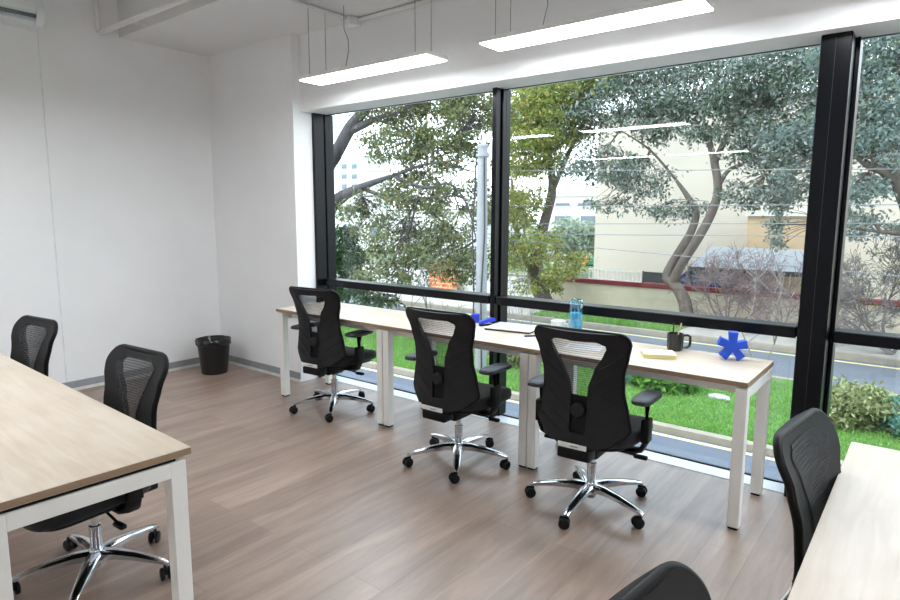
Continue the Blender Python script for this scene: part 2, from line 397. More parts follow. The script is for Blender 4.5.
for x in (-5.25, -3.55, .75, 1.95): lamp(x, .48, 'lit panel light of the row hung across the middle of the room', 2.52, HM)
for x in (-5.25, -3.75, .75, 1.95): lamp(x, -3.1, 'lit panel light of the row hung near the back wall', 2.52, HM)

# ------------------------------------------------------------------ desks
def desk(name, label, loc, L_, D, group, rz=0, leg=.055):
    t = thing(name, label, 'desk', loc, rz, group)
    part('tabletop', bxs((0.001, L_-.001, 0, D, .725, .75, .0015, 1)), M['desk_top'], t, side=M['desk_edge'])
    lo = .004
    for x in (.003, L_-.003-leg):
        for y in (.02, D-.02-leg):
            lg = part('leg', bxs((x, x+leg, y, y+leg, .012, .712, .002, 1)), M['steel_white'], t)
            part('foot', bxs((x+.006, x+leg-.006, y+.006, y+leg-.006, 0, .012)), M['black_plastic'], lg)
        part('end_rail', bxs((x, x+leg, y*0+.02+leg, D-.02-leg, .66, .712, .002, 1)), M['steel_white'], t)
        part('spacer', bxs((x+.01, x+leg-.01, .05, D-.05, .712, .725)), M['black_plastic'], t)
    for y in (.11, D-.15): part('long_rail', bxs((.003+leg, L_-.003-leg, y, y+.04, .665, .712, .002, 1)), M['steel_white'], t)
    return t
GW = 'white-legged desks in the row along the window'
DX0, DY0, DL, DD = -4.26, 3.075, 1.204, .572
for i, lb in enumerate(('white-legged wood-top desk at the left end of the window row, holding nothing',
                        'white-legged wood-top desk in the middle of the window row, holding the pale laptop',
                        'white-legged wood-top desk at the right end of the window row, holding the blue asterisk')):
    desk('desk', lb, (DX0+i*DL, DY0, 0), DL, DD, GW)
desk('desk', 'white-framed maple desk in the left foreground with two chairs behind', (-1.916, 1.027, 0), 2.4, .60, None, math.pi+R(-1.9), .052)
# the right desk runs towards the viewer
desk('desk', 'pale wood desk filling the lower right corner of the photo', (-.182+.70, 1.14, 0), 1.35, .70, 'desk row on the right', R(90))

# ------------------------------------------------------------------ office chair
def interp(tab, z):
    if z <= tab[0][0]: return tab[0][1]
    for (a, va), (b, vb) in zip(tab, tab[1:]):
        if z <= b:
            q = (z-a)/(b-a); q = q*q*(3-2*q)*.5+q*.5; return va+(vb-va)*q
    return tab[-1][1]
BW = [(.39, .10), (.42, .17), (.49, .24), (.57, .224), (.68, .203), (.77, .203), (.87, .226), (.93, .242), (.98, .246)]
BY = [(.38, -.205), (.51, -.185), (.62, -.18), (.73, -.19), (.85, -.215), (.98, -.265)]
ZT, ZB, RC = .978, .39, .085
def half_w(z):
    w = interp(BW, z)
    if z > ZT-RC: w -= RC*(1-math.sqrt(max(0, 1-((z-(ZT-RC))/RC)**2)))
    return w
HW = [(.455, .036), (.46, .044), (.64, .044), (.70, .05), (.78, .078), (.87, .128), (.905, .146), (.924, .14), (.934, .105)]
CONC = .4
def yb(x, z): return interp(BY, z)+CONC*x*x
def back_sheet(g, z_list, f0, f1, thick, nx=6, off=0):      # sheet between x=f0(z) and x=f1(z)
    nz = len(z_list); V = []; F = []
    for z in z_list:
        a, b = f0(z), f1(z)
        for k in range(nx+1):
            x = a+(b-a)*k/nx; V.append((x, yb(x, z)+off, z))
    for z in z_list:
        a, b = f0(z), f1(z)
        for k in range(nx+1):
            x = a+(b-a)*k/nx; V.append((x, yb(x, z)+off-thick, z))
    n = nz*(nx+1); ix = lambda j, k: j*(nx+1)+k
    for j in range(nz-1):
        for k in range(nx):
            F.append((ix(j, k), ix(j, k+1), ix(j+1, k+1), ix(j+1, k))); F.append((n+ix(j, k), n+ix(j+1, k), n+ix(j+1, k+1), n+ix(j, k+1)))
        F.append((ix(j, 0), ix(j+1, 0), n+ix(j+1, 0), n+ix(j, 0))); F.append((ix(j, nx), n+ix(j, nx), n+ix(j+1, nx), ix(j+1, nx)))
    for k in range(nx):
        F.append((ix(0, k), n+ix(0, k), n+ix(0, k+1), ix(0, k+1))); F.append((ix(nz-1, k), ix(nz-1, k+1), n+ix(nz-1, k+1), n+ix(nz-1, k)))
    g.add(V, F)
def lsp(a, b, n): return [a+(b-a)*i/(n-1) for i in range(n)]
def make_chair():
    t = thing('office_chair', 'x', 'office chair', (0, 0, 0), 0, 'black mesh-back office chairs')
    # five-star base
    g = G(); g.lathe([(0, .055), (.028, .055), (.033, .065), (.036, .12), (.03, .13), (0, .13)], 20)
    hub = part('base_hub', g, M['chrome'], t)
    for k in range(5):
        a = R(72*k); c, s = math.cos(a), math.sin(a)
        P = [(r*c, r*s, z) for r, z in ((.02, .102), (.09, .106), (.18, .099), (.265, .086), (.305, .078), (.325, .07))]
        lg = part('base_leg', G().sweep(P, [(.062, .044), (.056, .04), (.046, .032), (.037, .025), (.031, .02), (.024, .015)]), M['chrome'], hub, ang=50)
        ca = a+R([40, -60, 110, 20, -30][k]); ux, uy = math.cos(ca), math.sin(ca); px, py = .31*c, .31*s
        px += .012*uy; py -= .012*ux
        cg = G(); X = Matrix.Translation((px, py, .029)) @ Matrix.Rotation(ca, 4, 'Z')
        for sg in (-1, 1):
            cg.lathe([(0, -.009), (.022, -.009), (.028, -.005), (.028, .005), (.022, .009), (0, .009)], 18, X=X @ Matrix.Translation((sg*.0145, 0, 0)) @ Matrix.Rotation(R(90), 4, 'Y'))
        cg.box(-.006, .006, -.022, .022, .0, .034, .004, 1, X); cg.tube([(.31*c, .31*s, .05), (.31*c, .31*s, .076)], .007, 8)
        part('caster', cg, M['wheel'], lg)
    part('gas_lift', G().lathe([(0, .045), (.024, .045), (.024, .215), (.026, .22), (.026, .237), (.016, .239), (.016, .31), (0, .31)], 20), M['chrome'], t)
    g = G(); g.box(-.085, .085, -.15, .10, .31, .368, .015, 2); g.box(-.05, .05, -.06, .06, .29, .325, .01, 1)
    mech = part('tilt_mechanism', g, M['black_plastic'], t)
    g = G(); g.lathe([(0, -.03), (.03, -.03), (.034, -.02), (.034, .02), (.03, .03), (0, .03)], 16, X=Matrix.Translation((.085, .16, .32)) @ Matrix.Rotation(R(90), 4, 'X'))
    part('tension_knob', g, M['black_plastic'], mech)
    for sg in (-1, 1):
        g = G(); g.tube([(sg*.06, .0, .34), (sg*.17, .01, .33), (sg*.23, .015, .321)], .006, 8); g.box(sg*.25-.035, sg*.25+.035, 0.002, .032, .307, .327, .008, 2)
        part('lever', g, M['black_plastic'], mech)
    # seat
    def seat(g, z0, z1, wx, dy, yc, rnd_=.02, droop=.02):
        n = 40; rings = [(.0, z0, .90), (.35, z0+(z1-z0)*.08, .97), (.6, z0+(z1-z0)*.4, 1.0), (.8, z0+(z1-z0)*.72, .995), (.92, z0+(z1-z0)*.93, .965), (1, z1, .90)]
        V = []; F = []
        ex = lambda v, p: math.copysign(abs(v)**p, v)
        fr = [.6, .25]
        allr = [(z, sc) for _, z, sc in rings]+[(z1+.004, .6), (z1+.002, .25)]
        for z, sc in allr:
            for k in range(n):
                a = 2*math.pi*k/n; x = wx*ex(math.cos(a), .55)*sc; y = dy*ex(math.sin(a), .55)*sc
                V.append((x*(1-.08*(y/dy) ** 2 if y < 0 else 1), yc+y, z-droop*max(0, y/dy) ** 3*1.5+.012*(abs(x)/wx) ** 2))
        m_ = len(allr)
        for j in range(m_-1):
            for k in range(n): F.append((j*n+k, j*n+(k+1) % n, (j+1)*n+(k+1) % n, (j+1)*n+k))
        F.append(tuple(range(n))[::-1]); F.append(tuple((m_-1)*n+k for k in range(n))); g.add(V, F)
    g = G(); seat(g, .388, .462, .262, .25, .05); part('seat', g, M['black_fabric'], t, ang=60)
    g = G(); seat(g, .366, .392, .23, .22, .045, droop=.015); part('seat_pan', g, M['black_plastic'], t, ang=60)
    # arms
    for sg in (-1, 1):
        g = G(); P = [(sg*.12, -.03, .358), (sg*.22, -.03, .358), (sg*.268, -.03, .376), (sg*.285, -.03, .415), (sg*.287, -.03, .628)]
        g.sweep(P, [(.07, .022), (.07, .022), (.066, .024), (.06, .026), (.05, .024)], up=(sg*.02, 0, 1))
        g.box(sg*.287-.017, sg*.287+.017, -.09, .05, .617, .631, .004, 1); g.box(sg*.287-.02, sg*.287+.02, -.065, .005, .42, .54, .008, 2)
        ar = part('arm_post', g, M['black_plastic'], t, ang=50)
        n = 28; V = []; F = []; ex = lambda v, p: math.copysign(abs(v)**p, v)
        for z, sc in ((.629, .9), (.635, 1), (.647, 1), (.654, .93), (.657, .7), (.658, .3)):
            for k in range(n):
                a = 2*math.pi*k/n; V.append((sg*.28+.049*ex(math.cos(a), .6)*sc, -.02+.135*ex(math.sin(a), .5)*sc, z-.006*max(0, math.sin(a))))
        for j in range(5):
            for k in range(n): F.append((j*n+k, j*n+(k+1) % n, (j+1)*n+(k+1) % n, (j+1)*n+k))
        F.append(tuple(range(n))[::-1]); F.append(tuple(5*n+k for k in range(n)))
        part('arm_pad', G().add(V, F), M['arm_pad'], ar, ang=60)
    # back: frame with wings, bars and ribs
    g = G(); TH = .024
    zs = lsp(.455, .934, 28)
    back_sheet(g, zs, lambda z: -half_w(z), lambda z: -interp(HW, z), TH)
    back_sheet(g, zs, lambda z: interp(HW, z), lambda z: half_w(z), TH)
    back_sheet(g, [ZT-.0004-(ZT-.0004-.934)*(1-u)**2 for u in lsp(0, 1, 14)], lambda z: -half_w(z), lambda z: half_w(z), TH, 14)
    back_sheet(g, lsp(ZB, .455, 8), lambda z: -half_w(z), lambda z: half_w(z), TH, 14)
    for sg in (-1, 1):
        for q in range(6):
            z0 = .43+q*.072; za, zb_ = z0, z0+.085; P = []
            for e in lsp(0, 1, 7):
                z = za+(zb_-za)*e; xi = interp(HW, z)+.02; xo = half_w(z)-.018; x = xi+(xo-xi)*e; P.append((sg*x, yb(x, z)-TH, z))
            g.tube(P, .0035, 5)
    fr = part('back_frame', g, M['black_rib'], t, ang=50)
    g = G(); back_sheet(g, lsp(.64, .944, 30), lambda z: -interp(HW, z)-.014, lambda z: interp(HW, z)+.014, .002, 16, .004)
    part('mesh_back', g, M['mesh'], t, ang=60)
    # rim seen as lighter piping
    P = []
    for z in lsp(.41, .88, 18)+[ZT-(ZT-.88)*(1-u)**2 for u in lsp(.06, 1, 18)]: P.append((-half_w(z), yb(half_w(z), z)-TH*.5, z-.004))
    P2 = [(-x, y, z) for x, y, z in P][::-1]
    part('back_rim', G().tube(P+P2[1:], .0115, 8), M['black_plastic'], t, ang=60)
    g = G(); back_sheet(g, lsp(.457, .645, 8), lambda z: -.056, lambda z: .056, .008, 4, -.002); lum = part('lumbar_support', g, M['black_plastic'], t)
    part('lumbar_knob', G().lathe([(0, -.03), (.03, -.03), (.036, -.022), (.036, .0), (0, .0)], 18, X=Matrix.Translation((0, -.196, .575)) @ Matrix.Rotation(R(-90), 4, 'X')), M['black_rib'], lum)
    g = G(); g.box(-.085, .085, -.255, -.16, .33, .387, .012, 2); g.box(-.045, .045, -.19, -.05, .325, .36, .01, 1)
    br = part('back_bracket', g, M['black_plastic'], t)
    lb = part('label_strip', bxs((-.078, .072, -.262, -.2545, .392, .417, .002, 1)), M['label'], br, label='pale label strip across the bracket')
    part('label_print', bxs((-.01, .03, -.2626, -.262, .401, .408)), M['base_grey'], lb)
    return t, hub
RC = .05; CONC = 1.15; chair_row = make_chair()[0]
RC = .095; CONC = .4; chair_desk = make_chair()[0]
first = {0, 1}
def chair(x, y, rz, star, label, sc=1):
    k = 0 if sc == 1 else 1; o = (chair_row, chair_desk)[k]
    if k in first: first.discard(k)
    else: o = dup(o)
    o.location = (x, y, 0); o.rotation_euler = (0, 0, R(rz)); o.scale = (sc, sc, sc); o['label'] = label
    for c in o.children:
        if c.name.startswith('base_hub'): c.rotation_euler = (0, 0, R(star-rz))
    return o
chair(-3.64, 3.15, 6, 97, 'black mesh office chair at the window row, nearest the waste bin')
chair(-2.24, 2.93, 1, 89, 'black mesh office chair in the middle of the three facing the window')
chair(-1.34, 2.91, 3, 58, 'black mesh office chair facing the window, in front of the blue bottle')
chair(-2.69, 1.0, 184, 34, 'black mesh office chair tucked under the left desk near its right corner', .955)
chair(-3.93, 1.02, 186, 60, 'black mesh office chair behind the left desk, cut off by the tabletop, at far left', .955)
chair(-.025, 1.94, -97, 10, 'black office chair back seen edge-on beside the right desk, near the window', .96)
chair(-.08, .81, -97, 40, 'black office chair top peeking in at the bottom edge of the photo', .96)

# ------------------------------------------------------------------ waste bin
b = thing('waste_bin', 'round black waste bin with bag liner in the room corner', 'bin', (-5.41, 3.18, 0))
part('body', G().lathe([(0, 0), (.118, 0), (.122, .01), (.15, .30), (.156, .30), (.156, .31), (.148, .31), (.118, .012), (0, .012)], 32), M['bin'], b)
rw = random.Random(3); ph = [rw.uniform(0, 6) for _ in range(6)]
wob = lambda a, j: .03*math.sin(7*a+ph[0]+j)+.022*math.sin(13*a+ph[1]*j)
part('bag_liner', G().lathe([(.150, .275), (.158, .285), (.161, .305), (.162, .322), (.155, .335), (.14, .31), (.12, .27), (.1, .25), (0, .24)], 48, wob=wob), M['liner'], b, ang=25)

# ------------------------------------------------------------------ things on the window desks
ZD = .75
def lbox(name, label, cat, loc, s, mt, rz=0, bev=.002, **k):
    o = part(name, bxs((-s[0]/2, s[0]/2, -s[1]/2, s[1]/2, 0, s[2], bev, 2)), mt, loc=loc, **k); o.rotation_euler = (0, 0, R(rz)); return tag(o, label, cat)
# blue asterisk
P = []
arms = [90, 160, 12, 232, 306]; arms = sorted(arms)
def aster():
    g = G(); poly = []
    w = .018; Lr = .078
    for i, a in enumerate(arms):
        A = R(a); u = (math.cos(A), math.sin(A)); n = (-u[1], u[0])
        Lx = Lr*{90: 1.0, 160: .95, 12: .92}.get(a, 1.0)
        poly += [(u[0]*Lx-n[0]*w*1.25, u[1]*Lx-n[1]*w*1.25), (u[0]*Lx+n[0]*w*1.25, u[1]*Lx+n[1]*w*1.25)]
        b_ = arms[(i+1) % 5]; d = ((b_-a) % 360)/2; rr = w/math.sin(R(d)); Bm = R(a+d)
        poly.append((rr*math.cos(Bm), rr*math.sin(Bm)))
    X = Matrix(((1, 0, 0, 0), (0, 0, -1, 0), (0, 1, 0, 0), (0, 0, 0, 1)))
    g.prism(poly, -.026, .026, X); return g
g = aster(); zm = min(v[2] for v in g.V)
o = part('asterisk_ornament', g, M['blue'], loc=(-.835, 3.53, ZD-zm)); o.rotation_euler = (0, 0, R(22)); tag(o, 'bright blue foam asterisk standing on the right window desk', 'ornament')
# black ribbed mug
mg = thing('mug', 'black ribbed mug with handle holding pencils on the right window desk', 'mug', (-1.155, 3.57, ZD))
rib = lambda a, j: .035*math.cos(12*a) if 1 <= j <= 4 else 0
part('body', G().lathe([(0, 0), (.036, 0), (.043, .012), (.045, .05), (.045, .085), (.046, .1), (.042, .1), (.041, .015), (0, .012)], 48, wob=lambda a, j: rib(a, j)), M['mug'], mg, ang=30)
mh = part('handle', G().tube([(.042, 0, .088), (.07, 0, .09), (.084, 0, .08), (.086, 0, .05), (.082, 0, .025), (.065, 0, .016), (.04, 0, .018)], .0075, 8), M['mug'], mg); mg.rotation_euler = (0, 0, R(35))
p1 = part('pencil', G().tube([(0, 0, 0), (.028, .012, .145)], .0045, 6), M['pencil'], loc=(-1.155, 3.565, ZD+.016)); tag(p1, 'pale wooden pencil leaning right in the black mug', 'pencil')
p2 = part('pencil', G().tube([(0, 0, 0), (-.006, .004, .14)], .004, 6), M['pencil_dark'], loc=(-1.168, 3.58, ZD+.016)); tag(p2, 'dark upright pencil standing in the black mug', 'pencil')
# cream notepad
nd = thing('notepad', 'cream notepad with yellowish page edges lying on the right window desk', 'notepad', (-1.175, 3.355, ZD), R(28))
part('pages', bxs((-.085, .085, -.065, .065, 0, .022, .001, 1)), M['note'], nd, side=M['note_edge'])
part('cover', bxs((-.086, .086, -.066, .066, .022, .024)), M['note'], nd)
# blue drinking bottle
bt = thing('water_bottle', 'tall translucent blue tumbler on the window row, behind the third chair', 'bottle', (-1.805, 3.6, ZD))
part('body', G().lathe([(0, 0), (.04, 0), (.044, .01), (.045, .205), (.043, .212), (.038, .212), (.038, .012), (0, .012)], 28, wob=lambda a, j: .012*math.cos(9*a) if j in (2, 3) else 0), M['blue_glass'], bt)
part('water', G().lathe([(0, .013), (.037, .013), (.037, .15), (0, .15)], 24), M['water'], bt)
part('lid', G().lathe([(0, .209), (.043, .209), (.046, .214), (.046, .232), (.042, .238), (0, .238)], 28), M['blue_glass'], bt)
# laptop
lp = thing('laptop', 'closed pale laptop with dark underside on the middle window desk', 'laptop', (-2.235, 3.54, ZD), R(9))
part('base', bxs((-.165, .165, -.125, .125, 0.002, .011, .002, 1)), M['laptop_dark'], lp)
part('lid', bxs((-.166, .166, -.126, .126, .011, .019, .003, 2)), M['laptop'], lp)
# blue stapler
st = thing('stapler', 'blue and black stapler beside the laptop on the middle desk', 'stapler', (-2.455, 3.535, ZD), R(60))
part('base', bxs((-.06, .06, -.015, .015, 0, .012, .003, 1)), M['black_plastic'], st)
part('arm', G().prism([(-.058, .014), (.05, .03), (.06, .036), (.058, .05), (.03, .055), (-.05, .036), (-.06, .026)], -.016, .016, Matrix(((1, 0, 0, 0), (0, 0, 1, 0), (0, 1, 0, 0), (0, 0, 0, 1)))), M['blue_box'], st)
# small blue block
lbox('storage_box', 'small deep blue box at the back of the desk by the window post', 'box', (-2.605, 3.60, ZD), (.052, .05, .06), M['blue_box'], 20)
# white mug
wm = thing('mug', 'plain white cup half hidden behind the third chair', 'mug', (-1.93, 3.60, ZD))
part('body', G().lathe([(0, 0), (.038, 0), (.046, .02), (.05, .085), (.047, .087), (.04, .015), (0, .012)], 28), M['ceramic'], wm)
part('handle', G().tube([(.044, 0, .07), (.07, 0, .066), (.072, 0, .035), (.044, 0, .025)], .006, 8), M['ceramic'], wm)
# pouch, eyeglasses-like ring holder, papers
lbox('pencil_case', 'dark blue pencil case lying behind the top of the third chair', 'pencil case', (-1.66, 3.60, ZD), (.15, .06, .045), M['navy'], -8, .014)
tp = thing('tape_dispenser', 'small black tape dispenser behind the mesh of the third chair', 'tape dispenser', (-1.72, 3.46, ZD), R(10))
part('base', bxs((-.05, .07, -.02, .02, 0, .016, .004, 1)), M['black_plastic'], tp)
part('reel', G().lathe([(.014, -.01), (.03, -.01), (.03, .01), (.014, .01), (.014, -.01)], 22, X=Matrix.Translation((-.02, 0, .042)) @ Matrix.Rotation(R(90), 4, 'X')), M['black_plastic'], tp)
def paper(label, loc, rz, s=(.21, .15)):
    o = part('paper_sheet', bxs((-s[0]/2, s[0]/2, -s[1]/2, s[1]/2, 0, .002)), M['paper'], loc=loc); o.rotation_euler = (0, 0, R(rz)); tag(o, label, 'paper')
    g = G()
    for k in range(7): g.box(-s[0]/2+.02, s[0]/2-.02-.03*(k % 3), -s[1]/2+.02+k*.017, -s[1]/2+.026+k*.017, .002, .0023)
    part('printed_lines', g, M['print'], o)
paper('printed sheet of paper seen through the mesh of the third chair', (-1.60, 3.31, ZD), 14)
paper('white sheet of paper just right of the third chair back', (-1.42, 3.43, ZD), -12, (.2, .14))
pen = part('pen', G().tube([(-.06, 0, 0), (.055, 0, 0), (.068, 0, 0)], [.005, .005, .001], 8), M['navy'], loc=(-2.0, 3.40, ZD+.005)); pen.rotation_euler = (0, 0, R(50)); tag(pen, 'dark blue pen by the front corner of the laptop', 'pen')

# ------------------------------------------------------------------ outside: ground
ZG = -1.5
struct('driveway', bxs((-40, 30, 3.9, 8.42, ZG-.2, ZG)), M['asphalt'])
struct('yellow_line', bxs((-40, 30, 8.27, 8.35, ZG, ZG+.004)), M['yellow'])
struct('kerb', bxs((-40, 30, 8.42, 8.57, ZG-.2, ZG+.09)), M['kerb'])
struct('lawn', bxs((-40, 30, 8.57, 12.35, ZG-.2, ZG+.06)), M['soil'])
struct('kerb_far_lawn', bxs((-40, 30, 12.35, 12.5, ZG-.2, ZG+.08)), M['kerb'])
struct('road', bxs((-60, 50, 12.5, 15.25, ZG-.2, ZG)), M['road'])
struct('road_line', bxs((-60, 50, 14.95, 15.05, ZG, ZG+.004)), M['yellow'])
struct('road_mark', bxs((-.1, 1.2, 13.75, 13.85, ZG, ZG+.004)), M['whiteline'])
struct('kerb_far', bxs((-60, 50, 15.25, 15.42, ZG-.2, ZG+.12)), M['kerb'])
struct('verge', bxs((-9.3, -5.0, 15.42, 18.3, ZG-.2, ZG+.1)), M['soil'])
struct('pavement_left', bxs((-60, -9.3, 15.42, 18.3, ZG-.2, ZG+.11)), M['pave'])
struct('pavement', bxs((-5.0, 50, 15.42, 18.3, ZG-.2, ZG+.11)), M['pave'])
struct('far_ground', bxs((-120, 100, 18.3, 140, ZG-.3, ZG)), M['earth'])

def leaf_obj(name, C, size, mt, parent=None, aspect=.42, loc=None, droop=.25):
    n = len(C); d = nr.normal(size=(n, 3)); d[:, 2] -= droop; d /= np.linalg.norm(d, axis=1)[:, None]
    q = nr.normal(size=(n, 3)); q -= d*np.sum(q*d, axis=1)[:, None]; q /= np.linalg.norm(q, axis=1)[:, None]
    s = size*nr.uniform(.65, 1.35, (n, 1)); V = np.stack([C, C+d*s*.5+q*s*aspect*.5, C+d*s, C+d*s*.5-q*s*aspect*.5], axis=1).reshape(-1, 3)
    me = bpy.data.meshes.new(name); me.vertices.add(4*n); me.vertices.foreach_set('co', V.astype(np.float32).ravel())
    me.loops.add(4*n); me.loops.foreach_set('vertex_index', np.arange(4*n, dtype=np.int32))
    me.polygons.add(n); me.polygons.foreach_set('loop_start', np.arange(0, 4*n, 4, dtype=np.int32)); me.polygons.foreach_set('loop_total', np.full(n, 4, dtype=np.int32))
    me.update(calc_edges=True); me.validate(); me.materials.append(mt)
    o = bpy.data.objects.new(name, me); COL.objects.link(o)
    if parent is not None: o.parent = parent
    if loc is not None: o.location = loc
    return o
def blob_pts(c, r, n, clumps, spread):
    clumps = int(clumps*1.5); spread = spread*.8
    k = nr.normal(size=(clumps, 3)); k /= np.linalg.norm(k, axis=1)[:, None]; k *= nr.uniform(.25, 1, (clumps, 1))**.5
    k = np.array(c)+k*np.array(r)
    i = nr.integers(0, clumps, n)
    return k[i]+nr.normal(size=(n, 3))*spread*np.array([1.2, 1.2, .7]), k

def grow(g, p, d, ln, rad, depth, spread=.6, up=.1, kids=3, seg=4, bend=.25):
    pts = [Vector(p)]; d = Vector(d).normalized(); k = 4
    for i in range(k):
        d = (d+Vector((rnd.gauss(0, bend), rnd.gauss(0, bend), rnd.gauss(0, bend)+up))*.5).normalized(); pts.append(pts[-1]+d*ln/k)
    g.tube(pts, [max(.005, rad*(1-.5*i/k)) for i in range(k+1)], seg, cap=False)
    if depth > 0:
        for j in range(kids):
            i = rnd.choice((2, 3, 4)); dd = (d+Vector((rnd.gauss(0, spread), rnd.gauss(0, spread), rnd.gauss(0, spread)))).normalized()
            grow(g, pts[i], dd, ln*rnd.uniform(.55, .8), rad*.5, depth-1, spread, up, kids, seg if depth > 1 else 3, bend)

# the lawn's blades
n = 90000
gx = nr.uniform(-13, 1.5, n); gy = 8.6+3.7*nr.uniform(0, 1, n)**1.3
lg = leaf_obj('lawn_grass', np.stack([gx, gy, np.full(n, ZG+.06)], 1), .055, M['grass'], aspect=.22, droop=-1.6); lg['kind'] = 'stuff'
n = 12000
lg = leaf_obj('verge_grass', np.stack([nr.uniform(-9.25, -5.05, n), nr.uniform(15.5, 18.1, n), np.full(n, ZG+.1)], 1), .09, M['grass'], aspect=.22, droop=-1.6); lg['kind'] = 'stuff'

# ------------------------------------------------------------------ trees and shrubs
def tree(name, label, cat, base, limbs, blobs, leaf, lsize, bark, group=None, twigs=True):
    base = Vector(base); t = thing(name, label, cat, base, 0, group); g = G(); tips = []
    for pts, rads in limbs:
        P = [Vector(p)-base for p in pts]; Q = []; RR = []
        for i in range(len(P)-1):                      # smooth the limb
            a = P[max(0, i-1)]; b_ = P[i]; c = P[i+1]; d = P[min(len(P)-1, i+2)]
            for s in range(4):
                u = s/4; Q.append(.5*((2*b_)+(c-a)*u+(2*a-5*b_+4*c-d)*u*u+(3*b_-a-3*c+d)*u**3)); RR.append(rads[i]+(rads[i+1]-rads[i])*u)
        Q.append(P[-1]); RR.append(rads[-1]); g.tube(Q, RR, 10); tips += Q[len(Q)//2:]
    C = []
    for (c, r, n, clumps, spread) in blobs:
        p, k = blob_pts(Vector(c)-base, r, n, clumps, spread); C.append(p)
        if twigs and tips:
            cc = Vector(c)-base; s = min(tips, key=lambda q: (q-cc).length)
            mid = (s+cc)/2+Vector((rnd.gauss(0, .2), rnd.gauss(0, .2), .1)); g.tube([s, mid, cc], [.03, .022, .012], 5)
            for q in k[:min(len(k), 26)]:
                q = Vector(q); a = mid if rnd.random() < .5 else cc; mm = (a+q)/2+Vector((rnd.gauss(0, .08), rnd.gauss(0, .08), .05)); g.tube([a, mm, q], [.011, .008, .004], 4)
    part('trunk', g, bark, t, ang=60)
    if C: leaf_obj('crown', np.concatenate(C), lsize, leaf, t)
    return t
def pt(px, py, Y, z=None):
    v = at(px, py, Y)
    if z is not None: v.z = z
    return v
def bl(px, py, Y, rx, rz, n, cl, sp, ry=1.0): return (at(px, py, Y), (rx, ry, rz), n, cl, sp)

Y = 16.6
tree('street_tree', 'fork-trunked tree with grey bark and blue-green crown across the road', 'tree', pt(688, 326, Y, ZG),
     [([pt(689, 326, Y, ZG), at(684, 300, Y), at(672, 280, Y)], [0.194, 0.166, 0.144]),
      ([at(673, 283, Y), at(667, 275, Y), at(679, 252, Y), at(691, 232, Y+.1), at(696, 212, Y+.1), at(688, 197, Y), at(676, 180, Y)], [0.144, 0.130, 0.108, 0.101, 0.094, 0.072, 0.036]),
      ([at(673, 283, Y), at(681, 265, Y-.2), at(697, 240, Y-.3), at(712, 212, Y-.3), at(718, 188, Y-.3), at(714, 160, Y-.3)], [0.137, 0.115, 0.115, 0.108, 0.101, 0.094]),
      ([at(714, 162, Y-.3), at(709, 142, Y-.3), at(700, 128, Y-.3), at(688, 112, Y-.2)], [0.079, 0.072, 0.065, 0.036]),
      ([at(715, 162, Y-.3), at(728, 135, Y-.3), at(745, 117, Y-.5), at(762, 98, Y-.6)], [0.079, 0.065, 0.050, 0.029]),
      ([at(718, 188, Y-.3), at(727, 172, Y-.3), at(740, 165, Y-.4), at(757, 160, Y-.5)], [0.058, 0.050, 0.043, 0.022]),
      ([at(676, 180, Y), at(650, 150, Y), at(620, 130, Y-.3)], [0.036, 0.029, 0.014])],
     [bl(600, 165, Y-.5, 1.3, .55, 2200, 34, .17), bl(640, 178, Y-.2, .9, .5, 1700, 26, .15), bl(575, 125, Y+.5, 1.2, .7, 2600, 34, .2),
      bl(615, 100, Y, 1.5, .7, 3600, 40, .2), bl(660, 120, Y, 1.1, .6, 2600, 30, .2), bl(690, 92, Y, 1.4, .7, 4200, 44, .2), bl(740, 85, Y-.4, 1.4, .7, 4400, 44, .2),
      bl(790, 100, Y-.5, 1.2, .9, 4600, 44, .2), bl(720, 128, Y-.6, .8, .4, 1500, 18, .16), bl(775, 150, Y-.5, 1.0, .6, 2200, 28, .16), bl(640, 72, Y+.5, 1.6, .5, 2600, 34, .2),
      bl(760, 195, Y-.4, 1.0, .35, 1300, 22, .13), bl(678, 208, Y, .9, .3, 800, 16, .12), bl(610, 205, Y-.3, .8, .25, 450, 12, .12), bl(720, 55, Y, 2.2, .5, 4200, 40, .2), bl(800, 60, Y, 1.3, .6, 3200, 30, .2)],
     M['leaf_blue'], .115, M['bark'])
Y = 17.3
tree('street_tree', 'yellow-green leafy tree beside the middle window post', 'tree', pt(546, 318, Y, ZG),
     [([pt(548, 318, Y, ZG), at(544, 300, Y), at(535, 275, Y), at(537, 252, Y), at(545, 220, Y), at(552, 192, Y), at(550, 160, Y), at(540, 120, Y)], [.3, .27, .25, .2, .16, .14, .11, .05]),
      ([at(535, 272, Y), at(522, 250, Y), at(515, 220, Y-.3), at(512, 180, Y-.4)], [.14, .1, .07, .04]),
      ([at(551, 195, Y), at(570, 150, Y), at(590, 110, Y)], [.09, .07, .03])],
     [bl(525, 105, Y-.5, 1.3, .9, 6720, 52, .22), bl(565, 95, Y-.5, 1.2, .7, 5440, 44, .22), bl(600, 80, Y-.4, .9, .45, 3040, 28, .2), bl(530, 155, Y-.7, 1.1, .8, 5120, 44, .2),
      bl(555, 130, Y-.6, 1.1, .7, 4160, 39, .2), bl(520, 205, Y-.8, .9, .7, 3040, 33, .18), bl(515, 250, Y-.8, .7, .6, 1920, 26, .16), bl(560, 265, Y-1, .8, .4, 1760, 26, .14), bl(545, 240, Y-.9, .6, .4, 960, 18, .14), bl(535, 285, Y-.8, .8, .25, 800, 15, .12)],
     M['leaf_yellow'], .12, M['bark'])
Y = 10.5
bs = pt(296, 380, Y, ZG)
